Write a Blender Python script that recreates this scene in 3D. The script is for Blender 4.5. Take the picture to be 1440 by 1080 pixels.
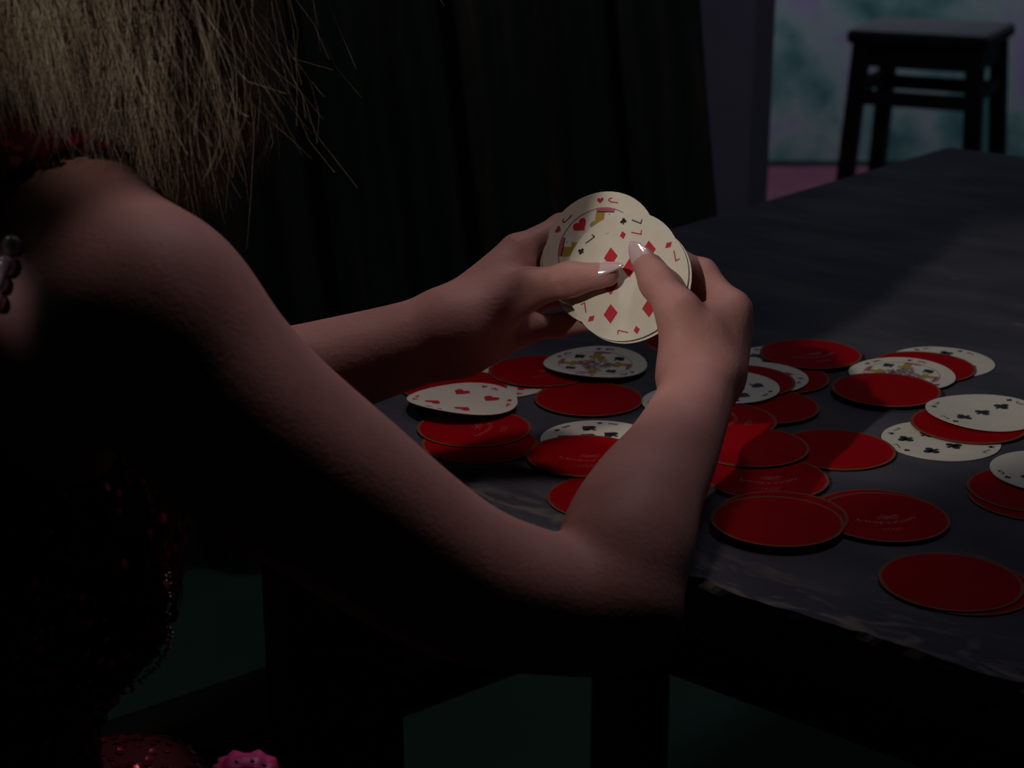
import bpy, bmesh, math, random
import numpy as np
from mathutils import Vector, Matrix

for o in list(bpy.data.objects): bpy.data.objects.remove(o, do_unlink=True)
scene = bpy.context.scene
COL = scene.collection
random.seed(7); rng = np.random.default_rng(7)

# ------------------------------------------------------------------ camera
TZ = 0.75                       # table top height
CAMH = 0.414                    # camera above the table top
FPX = 2500.0
PITCH = math.radians(18)
cam = bpy.data.cameras.new('camera'); camo = bpy.data.objects.new('camera', cam); COL.objects.link(camo)
camo.location = (0, 0, TZ + CAMH); camo.rotation_euler = (math.pi/2 - PITCH, 0, 0)
cam.sensor_width = 36; cam.lens = 36*FPX/1440; cam.clip_start = 0.02
cam.dof.use_dof = True; cam.dof.focus_distance = 1.13; cam.dof.aperture_fstop = 11
scene.camera = camo

# ------------------------------------------------------------------ world, lights, exposure
w = bpy.data.worlds.new('world'); scene.world = w; w.use_nodes = True
w.node_tree.nodes['Background'].inputs[0].default_value = (0.35, 0.45, 0.6, 1)
w.node_tree.nodes['Background'].inputs[1].default_value = 0.0012
scene.view_settings.view_transform = 'Standard'; scene.view_settings.look = 'None'
scene.view_settings.exposure = 0; scene.view_settings.gamma = 1; scene.view_settings.use_curve_mapping = False

def light(name, kind, loc, target, power, color, **kw):
    l = bpy.data.lights.new(name, kind); l.energy = power; l.color = color
    for k, v in kw.items(): setattr(l, k, v)
    o = bpy.data.objects.new(name, l); COL.objects.link(o); o.location = loc
    o.rotation_euler = (Vector(target) - Vector(loc)).to_track_quat('-Z', 'Y').to_euler()
    return o
light('overhead_lamp', 'SPOT', (0.08, 1.40, TZ+1.65), (-0.15, 1.00, TZ), 21.0, (1.0, 0.82, 0.77),
      spot_size=math.radians(27), spot_blend=0.9, shadow_soft_size=0.12)
light('key_lamp', 'SPOT', (-1.04, -0.18, TZ+1.25), (0.30, 1.38, TZ), 54.0, (1.0, 0.9, 0.8),
      spot_size=math.radians(13), spot_blend=0.45, shadow_soft_size=0.02)
light('bead_fill', 'SPOT', (-1.3, 0.25, TZ+1.0), (-0.252, 0.797, TZ+0.206), 11.0, (1.0, 0.9, 0.95),
      spot_size=math.radians(1.5), spot_blend=1.0, shadow_soft_size=0.01)  # added narrow spot, only to brighten the pearl beads behind the arm
light('wall_fill', 'SPOT', (1.0, 5.15, 2.9), (0.95, 5.95, 0.8), 150.0, (0.80, 0.9, 1.0), spot_size=math.radians(85), spot_blend=0.6, shadow_soft_size=0.15)  # added fill out of view, brightens the mottled back wall
light('back_fill', 'POINT', (0.6, 1.9, 2.4), (0, 0, 0), 8.0, (0.84, 0.80, 1.0), shadow_soft_size=0.15)  # added fill, lifts the pillar, far tabletop and floor; no actual room lamp
light('side_fill', 'POINT', (-1.4, 1.8, 2.5), (0, 0, 0), 3.0, (0.85, 1.0, 0.88), shadow_soft_size=0.15)  # added weak fill for the planks and the floor at left

# ------------------------------------------------------------------ helpers
CP, SP = math.cos(PITCH), math.sin(PITCH)
def P(u, v, d):                 # a place in the room, from where it is seen and how far off it stands
    x = (u-720)/FPX; y = (540-v)/FPX
    return Vector((x*d, (CP + y*SP)*d, TZ + CAMH + (-SP + y*CP)*d))
def on_plane(u, v, z):          # where that line of sight meets height z
    q = P(u, v, 1.0) - camo.location
    return camo.location + q*((z - TZ - CAMH)/q.z)
def R(x, y, z): return Vector((x, y, TZ+z))   # relative to table height

def link(name, me, parent=None, mat=None):
    o = bpy.data.objects.new(name, me); COL.objects.link(o)
    if parent is not None: o.parent = parent
    if mat is not None:
        for m in (mat if isinstance(mat, (list, tuple)) else [mat]): me.materials.append(m)
    return o
def empty(name, loc, rz=0):
    o = bpy.data.objects.new(name, None); COL.objects.link(o); o.location = loc; o.rotation_euler.z = rz
    o.empty_display_size = 0.05
    return o
def tag(o, label, cat, group=None, kind=None):
    o['label'] = label; o['category'] = cat
    if group: o['group'] = group
    if kind: o['kind'] = kind
    return o
def mesh(name, verts, faces, smooth=False):
    me = bpy.data.meshes.new(name); me.from_pydata([tuple(v) for v in verts], [], faces); me.update()
    if smooth: me.polygons.foreach_set('use_smooth', [True]*len(me.polygons))
    return me
def fast_mesh(name, V, F, smooth=True):          # numpy verts / faces of equal size
    me = bpy.data.meshes.new(name); n = F.shape[1]
    me.vertices.add(len(V)); me.vertices.foreach_set('co', np.asarray(V, np.float32).ravel())
    me.loops.add(F.size); me.loops.foreach_set('vertex_index', F.astype(np.int32).ravel())
    me.polygons.add(len(F)); me.polygons.foreach_set('loop_start', np.arange(0, F.size, n, dtype=np.int32))
    me.update(calc_edges=True); me.validate()
    if smooth: me.polygons.foreach_set('use_smooth', np.ones(len(me.polygons), bool))
    return me
def box_mesh(name, sx, sy, sz, bevel=0.0, seg=2, jitter=0.0, cuts=0):
    bm = bmesh.new(); bmesh.ops.create_cube(bm, size=1)
    bmesh.ops.scale(bm, vec=(sx, sy, sz), verts=bm.verts)
    if bevel: bmesh.ops.bevel(bm, geom=bm.edges[:], offset=bevel, segments=seg, affect='EDGES')
    if jitter:
        for v in bm.verts: v.co += Vector((random.uniform(-1, 1), random.uniform(-1, 1), random.uniform(-1, 1)))*jitter
    me = bpy.data.meshes.new(name); bm.to_mesh(me); bm.free(); return me

# ------------------------------------------------------------------ materials
def new_mat(name):
    m = bpy.data.materials.new(name); m.use_nodes = True
    return m, m.node_tree.nodes, m.node_tree.links, m.node_tree.nodes['Principled BSDF']
def plain(name, col, rough=0.5, spec=0.5, metal=0, coat=0):
    m, n, l, b = new_mat(name)
    b.inputs['Base Color'].default_value = (*col, 1); b.inputs['Roughness'].default_value = rough
    b.inputs['Specular IOR Level'].default_value = spec; b.inputs['Metallic'].default_value = metal
    b.inputs['Coat Weight'].default_value = coat
    return m
def noisy(name, stops, scale=(1, 1, 1), noise=5.0, detail=6.0, rough=0.6, spec=0.3, bump=0.0, bscale=60.0, distortion=0.0, nrough=0.6):
    m, n, l, b = new_mat(name)
    tc = n.new('ShaderNodeTexCoord'); mp = n.new('ShaderNodeMapping'); mp.inputs['Scale'].default_value = scale
    nz = n.new('ShaderNodeTexNoise'); nz.inputs['Scale'].default_value = noise; nz.inputs['Detail'].default_value = detail
    nz.inputs['Distortion'].default_value = distortion; nz.inputs['Roughness'].default_value = nrough
    cr = n.new('ShaderNodeValToRGB'); e = cr.color_ramp.elements
    while len(e) < len(stops): e.new(0.5)
    for el, (p, c) in zip(e, stops): el.position = p; el.color = (*c, 1)
    l.new(tc.outputs['Object'], mp.inputs[0]); l.new(mp.outputs[0], nz.inputs['Vector'])
    l.new(nz.outputs['Fac'], cr.inputs[0]); l.new(cr.outputs[0], b.inputs['Base Color'])
    b.inputs['Roughness'].default_value = rough; b.inputs['Specular IOR Level'].default_value = spec
    if bump:
        nb = n.new('ShaderNodeTexNoise'); nb.inputs['Scale'].default_value = bscale; nb.inputs['Detail'].default_value = 5
        l.new(mp.outputs[0], nb.inputs['Vector'])
        bp = n.new('ShaderNodeBump'); bp.inputs['Strength'].default_value = bump; bp.inputs['Distance'].default_value = 0.002
        l.new(nb.outputs['Fac'], bp.inputs['Height']); l.new(bp.outputs[0], b.inputs['Normal'])
    return m

M = {}
M['floor'] = noisy('green_floor', [(0.3, (0.033, 0.09, 0.062)), (0.7, (0.045, 0.11, 0.075))], noise=4, rough=0.8, bump=0.2)
M['wall'] = noisy('mottled_plaster', [(0.36, (0.045, 0.135, 0.14)), (0.46, (0.13, 0.23, 0.235)), (0.55, (0.24, 0.30, 0.31)), (0.66, (0.27, 0.19, 0.36))],
                  noise=4.2, detail=5.0, rough=0.85, spec=0.2, bump=0.3, bscale=12, distortion=0.15, nrough=0.5)
M['pillar'] = noisy('violet_grey_plaster', [(0.3, (0.34, 0.32, 0.42)), (0.7, (0.42, 0.40, 0.50))], noise=3, rough=0.85, spec=0.15, bump=0.2)
M['rug'] = noisy('dusty_rose_cloth', [(0.3, (0.09, 0.028, 0.052)), (0.7, (0.13, 0.042, 0.07))], noise=9, rough=0.9, spec=0.1)
M['baseboard'] = plain('dark_skirting', (0.01, 0.02, 0.025), 0.7, 0.2)
M['plank'] = noisy('dark_old_plank', [(0.38, (0.018, 0.025, 0.023)), (0.56, (0.042, 0.047, 0.040)), (0.65, (0.085, 0.066, 0.040)), (0.72, (0.45, 0.38, 0.26))],
                   scale=(11, 11, 0.6), noise=3.2, detail=8, rough=0.75, spec=0.25, bump=0.5, bscale=14)
M['stool'] = noisy('dark_stool_wood', [(0.3, (0.018, 0.014, 0.02)), (0.7, (0.04, 0.032, 0.045))], scale=(1, 6, 1), noise=6, rough=0.6, spec=0.3)
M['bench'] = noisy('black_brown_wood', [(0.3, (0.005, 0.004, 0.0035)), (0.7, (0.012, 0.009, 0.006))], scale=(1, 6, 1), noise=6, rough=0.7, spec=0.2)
M['leg'] = noisy('table_leg_wood', [(0.4, (0.014, 0.011, 0.008)), (0.72, (0.05, 0.032, 0.014))], scale=(4, 4, 0.7), noise=6, rough=0.7, spec=0.2)

def table_material():
    m, n, l, b = new_mat('worn_painted_tabletop')
    tc = n.new('ShaderNodeTexCoord')
    def noise(scale, detail, mscale, dist=0.0):
        mp = n.new('ShaderNodeMapping'); mp.inputs['Scale'].default_value = mscale
        nz = n.new('ShaderNodeTexNoise'); nz.inputs['Scale'].default_value = scale; nz.inputs['Detail'].default_value = detail
        nz.inputs['Distortion'].default_value = dist
        l.new(tc.outputs['Object'], mp.inputs[0]); l.new(mp.outputs[0], nz.inputs['Vector']); return nz
    def ramp(src, stops):
        cr = n.new('ShaderNodeValToRGB'); e = cr.color_ramp.elements
        while len(e) < len(stops): e.new(0.5)
        for el, (p, c) in zip(e, stops): el.position = p; el.color = (*c, 1)
        l.new(src, cr.inputs[0]); return cr
    a = ramp(noise(7, 8, (1, 2.2, 1)).outputs['Fac'], [(0.3, (0.043, 0.045, 0.064)), (0.5, (0.064, 0.065, 0.085)), (0.72, (0.095, 0.092, 0.108))])
    g = ramp(noise(4, 4, (1, 14, 1), 0.4).outputs['Fac'], [(0.60, (0, 0, 0)), (0.72, (1, 1, 1))])
    s = ramp(noise(16, 6, (1, 5, 1), 1.2).outputs['Fac'], [(0.66, (0, 0, 0)), (0.74, (1, 1, 1))])
    mx = n.new('ShaderNodeMix'); mx.data_type = 'RGBA'; mx.inputs['B'].default_value = (0.115, 0.085, 0.06, 1)
    sc = n.new('ShaderNodeMath'); sc.operation = 'MULTIPLY'; sc.inputs[1].default_value = 0.45
    l.new(g.outputs[0], sc.inputs[0]); l.new(sc.outputs[0], mx.inputs['Factor']); l.new(a.outputs[0], mx.inputs['A'])
    mx2 = n.new('ShaderNodeMix'); mx2.data_type = 'RGBA'; mx2.inputs['B'].default_value = (0.17, 0.15, 0.13, 1)
    sc2 = n.new('ShaderNodeMath'); sc2.operation = 'MULTIPLY'; sc2.inputs[1].default_value = 0.55
    l.new(s.outputs[0], sc2.inputs[0]); l.new(sc2.outputs[0], mx2.inputs['Factor']); l.new(mx.outputs['Result'], mx2.inputs['A'])
    sep = n.new('ShaderNodeSeparateXYZ'); l.new(tc.outputs['Object'], sep.inputs[0])
    mr = n.new('ShaderNodeMapRange'); mr.inputs['From Min'].default_value = 0.0; mr.inputs['From Max'].default_value = 0.055; mr.inputs['To Min'].default_value = 1.0; mr.inputs['To Max'].default_value = 0.0
    l.new(sep.outputs['Y'], mr.inputs['Value'])
    w1 = ramp(noise(26, 5, (1, 2.2, 1), 1.5).outputs['Fac'], [(0.52, (0, 0, 0)), (0.66, (1, 1, 1))])
    mm = n.new('ShaderNodeMath'); mm.operation = 'MULTIPLY'; l.new(mr.outputs[0], mm.inputs[0]); l.new(w1.outputs[0], mm.inputs[1])
    mx3 = n.new('ShaderNodeMix'); mx3.data_type = 'RGBA'; mx3.inputs['B'].default_value = (0.21, 0.185, 0.16, 1)
    l.new(mm.outputs[0], mx3.inputs['Factor']); l.new(mx2.outputs['Result'], mx3.inputs['A'])
    l.new(mx3.outputs['Result'], b.inputs['Base Color'])
    bp = n.new('ShaderNodeBump'); bp.inputs['Strength'].default_value = 0.35; bp.inputs['Distance'].default_value = 0.001
    l.new(noise(40, 6, (1, 4, 1)).outputs['Fac'], bp.inputs['Height']); l.new(bp.outputs[0], b.inputs['Normal'])
    b.inputs['Roughness'].default_value = 0.75; b.inputs['Specular IOR Level'].default_value = 0.10
    return m
M['table'] = table_material()

def skin_material():
    m, n, l, b = new_mat('skin')
    tc = n.new('ShaderNodeTexCoord'); nz = n.new('ShaderNodeTexNoise'); nz.inputs['Scale'].default_value = 28; nz.inputs['Detail'].default_value = 5
    cr = n.new('ShaderNodeValToRGB'); e = cr.color_ramp.elements
    e[0].position = 0.35; e[0].color = (0.43, 0.210, 0.190, 1); e[1].position = 0.68; e[1].color = (0.51, 0.258, 0.236, 1)
    l.new(tc.outputs['Object'], nz.inputs['Vector']); l.new(nz.outputs['Fac'], cr.inputs[0]); l.new(cr.outputs[0], b.inputs['Base Color'])
    n2 = n.new('ShaderNodeTexNoise'); n2.inputs['Scale'].default_value = 420; n2.inputs['Detail'].default_value = 3
    n3 = n.new('ShaderNodeTexNoise'); n3.inputs['Scale'].default_value = 90; n3.inputs['Detail'].default_value = 4
    ad = n.new('ShaderNodeMath'); ad.operation = 'ADD'
    l.new(tc.outputs['Object'], n2.inputs['Vector']); l.new(tc.outputs['Object'], n3.inputs['Vector'])
    l.new(n2.outputs['Fac'], ad.inputs[0]); l.new(n3.outputs['Fac'], ad.inputs[1])
    bp = n.new('ShaderNodeBump'); bp.inputs['Strength'].default_value = 0.22; bp.inputs['Distance'].default_value = 0.0012
    l.new(ad.outputs[0], bp.inputs['Height']); l.new(bp.outputs[0], b.inputs['Normal'])
    b.inputs['Roughness'].default_value = 0.55; b.inputs['Specular IOR Level'].default_value = 0.25
    b.inputs['Subsurface Weight'].default_value = 0.25; b.inputs['Subsurface Radius'].default_value = (1, 0.35, 0.2); b.inputs['Subsurface Scale'].default_value = 0.006
    return m
M['skin'] = skin_material()
M['nail'] = plain('pearl_pink_nail_varnish', (0.80, 0.60, 0.62), 0.16, 0.8, 0.2, 0.6)
M['hair'] = noisy('ash_blonde_hair', [(0.3, (0.21, 0.15, 0.095)), (0.7, (0.44, 0.36, 0.27))], noise=30, rough=0.32, spec=0.8)
M['dress'] = plain('dark_red_dress_cloth', (0.06, 0.003, 0.010), 0.7, 0.2)
M['sequin'] = plain('red_sequin', (0.20, 0.005, 0.025), 0.28, 0.6, 0.6)
M['bead'] = plain('pale_rose_bead', (0.9, 0.66, 0.78), 0.2, 0.8, 0.1, 0.6)
M['paillette'] = plain('violet_pink_paillette', (0.55, 0.16, 0.42), 0.12, 0.9, 0.25, 0.8)
M['frill'] = plain('hot_pink_frill', (0.62, 0.05, 0.22), 0.45, 0.5, 0.1)
M['eye'] = plain('eye_white', (0.7, 0.68, 0.65), 0.2)
M['cream'] = noisy('cream_card_stock', [(0.3, (0.66, 0.62, 0.52)), (0.7, (0.72, 0.68, 0.58))], noise=60, rough=0.5, spec=0.35)
M['rim'] = plain('brown_red_card_rim', (0.20, 0.065, 0.03), 0.6, 0.08)
M['red_back'] = noisy('crimson_card_back', [(0.3, (0.29, 0.0006, 0.004)), (0.7, (0.34, 0.0008, 0.006))], noise=50, rough=0.7, spec=0.03)
M['scroll'] = plain('faded_print_on_red', (0.43, 0.05, 0.035), 0.5, 0.3)
M['pip_red'] = plain('printed_red', (0.50, 0.010, 0.030), 0.5, 0.3)
M['pip_black'] = plain('printed_black', (0.012, 0.012, 0.016), 0.5, 0.3)
M['p_yellow'] = plain('printed_ochre', (0.40, 0.27, 0.03), 0.5, 0.3)
M['p_violet'] = plain('printed_violet', (0.22, 0.15, 0.27), 0.5, 0.3)
M['p_rose'] = plain('printed_rose', (0.45, 0.12, 0.16), 0.5, 0.3)
M['p_white'] = plain('printed_white', (0.74, 0.71, 0.66), 0.5, 0.3)
M['p_grey'] = plain('printed_grey', (0.25, 0.25, 0.25), 0.5, 0.3)

# ------------------------------------------------------------------ the room
def struct(name, me, mat, loc=(0, 0, 0), rz=0, parent=None, label=None):
    o = link(name, me, parent, mat); o.location = loc; o.rotation_euler.z = rz
    if parent is None: o['kind'] = 'structure'
    if label: o['label'] = label
    return o
WALL_Y = 5.95
struct('floor', box_mesh('floor', 7, 8, 0.1), M['floor'], (0, 2.4, -0.05))
struct('wall_back', box_mesh('wall_back', 7, 0.15, 3.2), M['wall'], (0, WALL_Y + 0.075, 1.6), label='mottled teal and violet plaster wall behind the stool')
struct('wall_left', box_mesh('wall_left', 0.15, 8, 3.2), M['wall'], (-3.55, 2.4, 1.6))
struct('wall_right', box_mesh('wall_right', 0.15, 8, 3.2), M['wall'], (3.55, 2.4, 1.6))
struct('baseboard_back', box_mesh('baseboard_back', 6.9, 0.02, 0.024, 0.004), M['baseboard'], (0, WALL_Y - 0.011, 0.013))
# violet-grey pillar between the planks and the mottled wall
pil = struct('wall_pillar', box_mesh('wall_pillar', 0.14, 0.14, 3.2, 0.006, 2), M['pillar'], (0.412, 3.42, 1.6), math.radians(-25), label='violet grey plaster pillar beside the dark planks')
rug = link('rug', box_mesh('rug', 1.9, 1.45, 0.012, 0.004), None, M['rug']); rug.location = (0.80, 5.20, 0.0062)
tag(rug, 'dusty rose rug on the floor before the mottled wall', 'rug')

# dark plank door leaning behind the table
def plank_door():
    root = empty('plank_door', (0, 0, 0)); tag(root, 'tall dark weathered plank door leaning behind the table', 'door')
    root.location = (-0.205, 2.64, 0.0); root.rotation_euler = (math.radians(-3), math.radians(-6.0), math.radians(4))
    widths = [0.135, 0.10, 0.125, 0.105, 0.10, 0.125, 0.11, 0.13, 0.12]
    total = sum(widths); x = 0.575 - total
    for i, wd in enumerate(widths):
        bm = bmesh.new(); n = 14
        t = 0.026 + random.uniform(-.003, .003)
        for s in range(n+1):
            z = 0.02 + 2.3*s/n
            a = x - 0.003 + random.uniform(0, .0015); b = x + wd + 0.003 - random.uniform(0, .0015)
            for px, py in ((a, -t/2), (b, -t/2), (b, t/2), (a, t/2)): bm.verts.new((px, py + random.uniform(-.001, .001), z))
        bm.verts.ensure_lookup_table()
        for s in range(n):
            for q in range(4):
                k = s*4
                bm.faces.new([bm.verts[k+q], bm.verts[k+(q+1) % 4], bm.verts[k+4+(q+1) % 4], bm.verts[k+4+q]])
        bm.faces.new([bm.verts[3], bm.verts[2], bm.verts[1], bm.verts[0]]); bm.faces.new([bm.verts[n*4+q] for q in range(4)])
        me = bpy.data.meshes.new('plank'); bm.to_mesh(me); bm.free()
        o = link('plank', me, root, M['plank']); o.location.y = (0.015 if i % 2 else -0.015) + random.uniform(-.003, .003)
        x += wd
    for z in (0.45, 1.75):
        b = link('batten', box_mesh('batten', total - 0.06, 0.03, 0.11, 0.004), root, M['plank']); b.location = (0.575 - total/2, 0.05, z)
    return root
plank_door()

# ------------------------------------------------------------------ table
TA = math.radians(-40.5)
E1 = Vector((math.cos(TA), math.sin(TA), 0)); E2 = Vector((-math.sin(TA), math.cos(TA), 0))
K = Vector((-0.2926, 1.2563, TZ))
TL, TW, TT = 2.1, 1.31, 0.035
def make_table():
    root = empty('table', (K.x, K.y, 0), TA); tag(root, 'worn dark slate painted wooden table strewn with round cards', 'table')
    nx = 420; near = []; r2 = random.Random(3)
    # chipped near edge: a slow waver and some sharp bites
    bites = [(r2.uniform(0.2, 1.3), r2.uniform(.004, .02), r2.uniform(.002, .007)) for _ in range(26)]
    xs = [TL*i/nx for i in range(nx+1)]
    def edge(x):
        y = 0.0012*math.sin(x*31) + 0.0008*math.sin(x*97+1) + 0.0006*math.sin(x*260)
        for bx, bw, bd in bites:
            t = abs(x-bx)/bw
            if t < 1: y += bd*(1-t)*(.6+.4*math.sin(x*900))
        return y
    V = []; F = []
    for i, x in enumerate(xs):
        y = edge(x); y2 = 0.6*edge(x+.013)
        V += [(x, y2-0.001, -TT), (x, y2-0.001, -0.004), (x, y, 0), (x, TW, 0), (x, TW, -TT)]
    for i in range(nx):
        a = i*5; b = a+5
        for q in range(4): F.append((a+q, b+q, b+q+1, a+q+1))
        F.append((a+4, b+4, b, a))
    F.append((0, 1, 2, 3, 4)); e = nx*5; F.append((e+4, e+3, e+2, e+1, e))
    top = link('table_top', mesh('table_top', V, F), root, M['table']); top.location.z = TZ
    lx, ly, h = 0.032, 0.116, TZ - TT
    for cx, cy in ((0.148, 0.072), (TL-0.15, 0.072), (0.148, TW-0.11), (TL-0.15, TW-0.11)):
        o = link('leg', box_mesh('leg', lx, ly, h, 0.003), root, M['leg']); o.location = (cx, cy, h/2)
    for cy in (0.075, TW-0.11):
        o = link('apron', box_mesh('apron', TL-0.30, 0.025, 0.07, 0.002), root, M['leg']); o.location = (TL/2-.02, cy, TZ-TT-0.035)
    for cx in (0.148, TL-0.15):
        o = link('cross_rail', box_mesh('cross_rail', 0.028, TW-0.30, 0.07, 0.002), root, M['leg']); o.location = (cx, TW/2-.02, TZ-TT-0.035)
    return root
make_table()

# ------------------------------------------------------------------ stools, bench
def make_stool(name, loc, rz, s, h, label, mat):
    root = empty(name, loc, rz); tag(root, label, 'stool', None)
    t = link('seat', box_mesh('seat', s, s, 0.035, 0.006), root, mat); t.location.z = h-0.0175
    lt = 0.042; q = s/2 - 0.035
    splay = 0.03
    for sx in (-1, 1):
        for sy in (-1, 1):
            V = []
            for z, k in ((0, 1), (h-0.035, 0)):
                cx, cy = sx*(q + splay*k), sy*(q + splay*k)
                V += [(cx-lt/2, cy-lt/2, z), (cx+lt/2, cy-lt/2, z), (cx+lt/2, cy+lt/2, z), (cx-lt/2, cy+lt/2, z)]
            F = [(3, 2, 1, 0), (4, 5, 6, 7)] + [(i, (i+1) % 4, 4+(i+1) % 4, 4+i) for i in range(4)]
            link('leg', mesh('leg', V, F), root, mat)
    for sy in (-1, 1):
        a = link('apron', box_mesh('apron', 2*q-lt, 0.022, 0.06, 0.003), root, mat); a.location = (0, sy*(q+.002), h-0.065)
        a = link('stretcher', box_mesh('stretcher', 2*q-lt+.012, 0.022, 0.038, 0.003), root, mat); a.location = (0, sy*(q+.009), h-0.175)
        a = link('apron', box_mesh('apron', 0.022, 2*q-lt, 0.06, 0.003), root, mat); a.location = (sy*(q+.002), 0, h-0.065)
        a = link('stretcher', box_mesh('stretcher', 0.022, 2*q-lt+.012, 0.038, 0.003), root, mat); a.location = (sy*(q+.008), 0, h-0.155)
    return root
make_stool('wooden_stool', (1.117, 4.78, 0.0124), math.radians(-26), 0.365, 0.597, 'dark square wooden stool standing before the mottled wall', M['stool'])
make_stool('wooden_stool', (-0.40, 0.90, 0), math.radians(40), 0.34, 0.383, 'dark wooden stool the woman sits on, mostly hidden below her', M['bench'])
def make_bench():
    a = on_plane(245, 978, 0.44); b = on_plane(383, 931, 0.44)
    d = (b-a).normalized(); ang = math.atan2(d.y, d.x); nrm = Vector((d.y, -d.x, 0))
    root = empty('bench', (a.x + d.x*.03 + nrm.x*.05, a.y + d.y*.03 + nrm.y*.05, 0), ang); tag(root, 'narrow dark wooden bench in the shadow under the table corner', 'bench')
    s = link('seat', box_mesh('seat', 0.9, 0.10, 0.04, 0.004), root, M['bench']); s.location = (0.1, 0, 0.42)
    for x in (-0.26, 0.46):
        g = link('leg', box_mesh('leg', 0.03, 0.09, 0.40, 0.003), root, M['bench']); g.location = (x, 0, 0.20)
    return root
make_bench()

# ------------------------------------------------------------------ figure: one continuous surface from blended shapes
def smin(a, b, k):
    h = np.maximum(k - np.abs(a-b), 0)/k
    return np.minimum(a, b) - h*h*k*0.25
class Cone:
    def __init__(s, a, b, ra, rb, k=0.01, flat=None, f=1.0):
        s.a = np.array(a, float); s.b = np.array(b, float); s.ra, s.rb, s.k = ra, rb, k
        s.n = None if flat is None else np.array(flat, float)/np.linalg.norm(flat); s.f = f
        m = max(ra, rb)*max(1, f); s.lo = np.minimum(s.a, s.b)-m; s.hi = np.maximum(s.a, s.b)+m
    def ev(s, X, Y, Z):
        x, y, z = X-s.a[0], Y-s.a[1], Z-s.a[2]; d = s.b-s.a
        t = np.clip((x*d[0]+y*d[1]+z*d[2])/(d@d+1e-12), 0, 1)
        x, y, z = x-t*d[0], y-t*d[1], z-t*d[2]
        if s.n is not None:
            q = (x*s.n[0]+y*s.n[1]+z*s.n[2])*(1/s.f-1); x, y, z = x+q*s.n[0], y+q*s.n[1], z+q*s.n[2]
        return np.sqrt(x*x+y*y+z*z) - (s.ra + t*(s.rb-s.ra))
class Ell:
    def __init__(s, c, r, rot=None, k=0.03):
        s.c = np.array(c, float); s.r = np.array(r, float); s.k = k
        s.M = np.eye(3) if rot is None else np.array(rot, float)      # rows: axes
        e = np.sqrt(((s.M*s.r[:, None])**2).sum(0)); s.lo = s.c-e; s.hi = s.c+e
    def ev(s, X, Y, Z):
        x, y, z = X-s.c[0], Y-s.c[1], Z-s.c[2]
        q = [(x*m[0]+y*m[1]+z*m[2])/r for m, r in zip(s.M, s.r)]
        l = np.sqrt(q[0]**2+q[1]**2+q[2]**2)
        g = np.sqrt((q[0]/s.r[0])**2+(q[1]/s.r[1])**2+(q[2]/s.r[2])**2)
        return l*(l-1)/np.maximum(g, 1e-6)
class Group:
    def __init__(s, items, k): s.items = items; s.k = k; s.lo = np.min([i.lo for i in items], 0); s.hi = np.max([i.hi for i in items], 0)
    def ev(s, X, Y, Z):
        f = None
        for i in s.items: d = i.ev(X, Y, Z); f = d if f is None else smin(f, d, i.k)
        return f
BIG = 0.5
def field_pts(prims, Pt):
    f = np.full(len(Pt), BIG)
    for p in prims:
        m = p.k + 0.02
        idx = np.nonzero(np.all((Pt > p.lo-m) & (Pt < p.hi+m), axis=1))[0]
        if len(idx): f[idx] = smin(f[idx], p.ev(Pt[idx, 0], Pt[idx, 1], Pt[idx, 2]), p.k)
    return f
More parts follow.
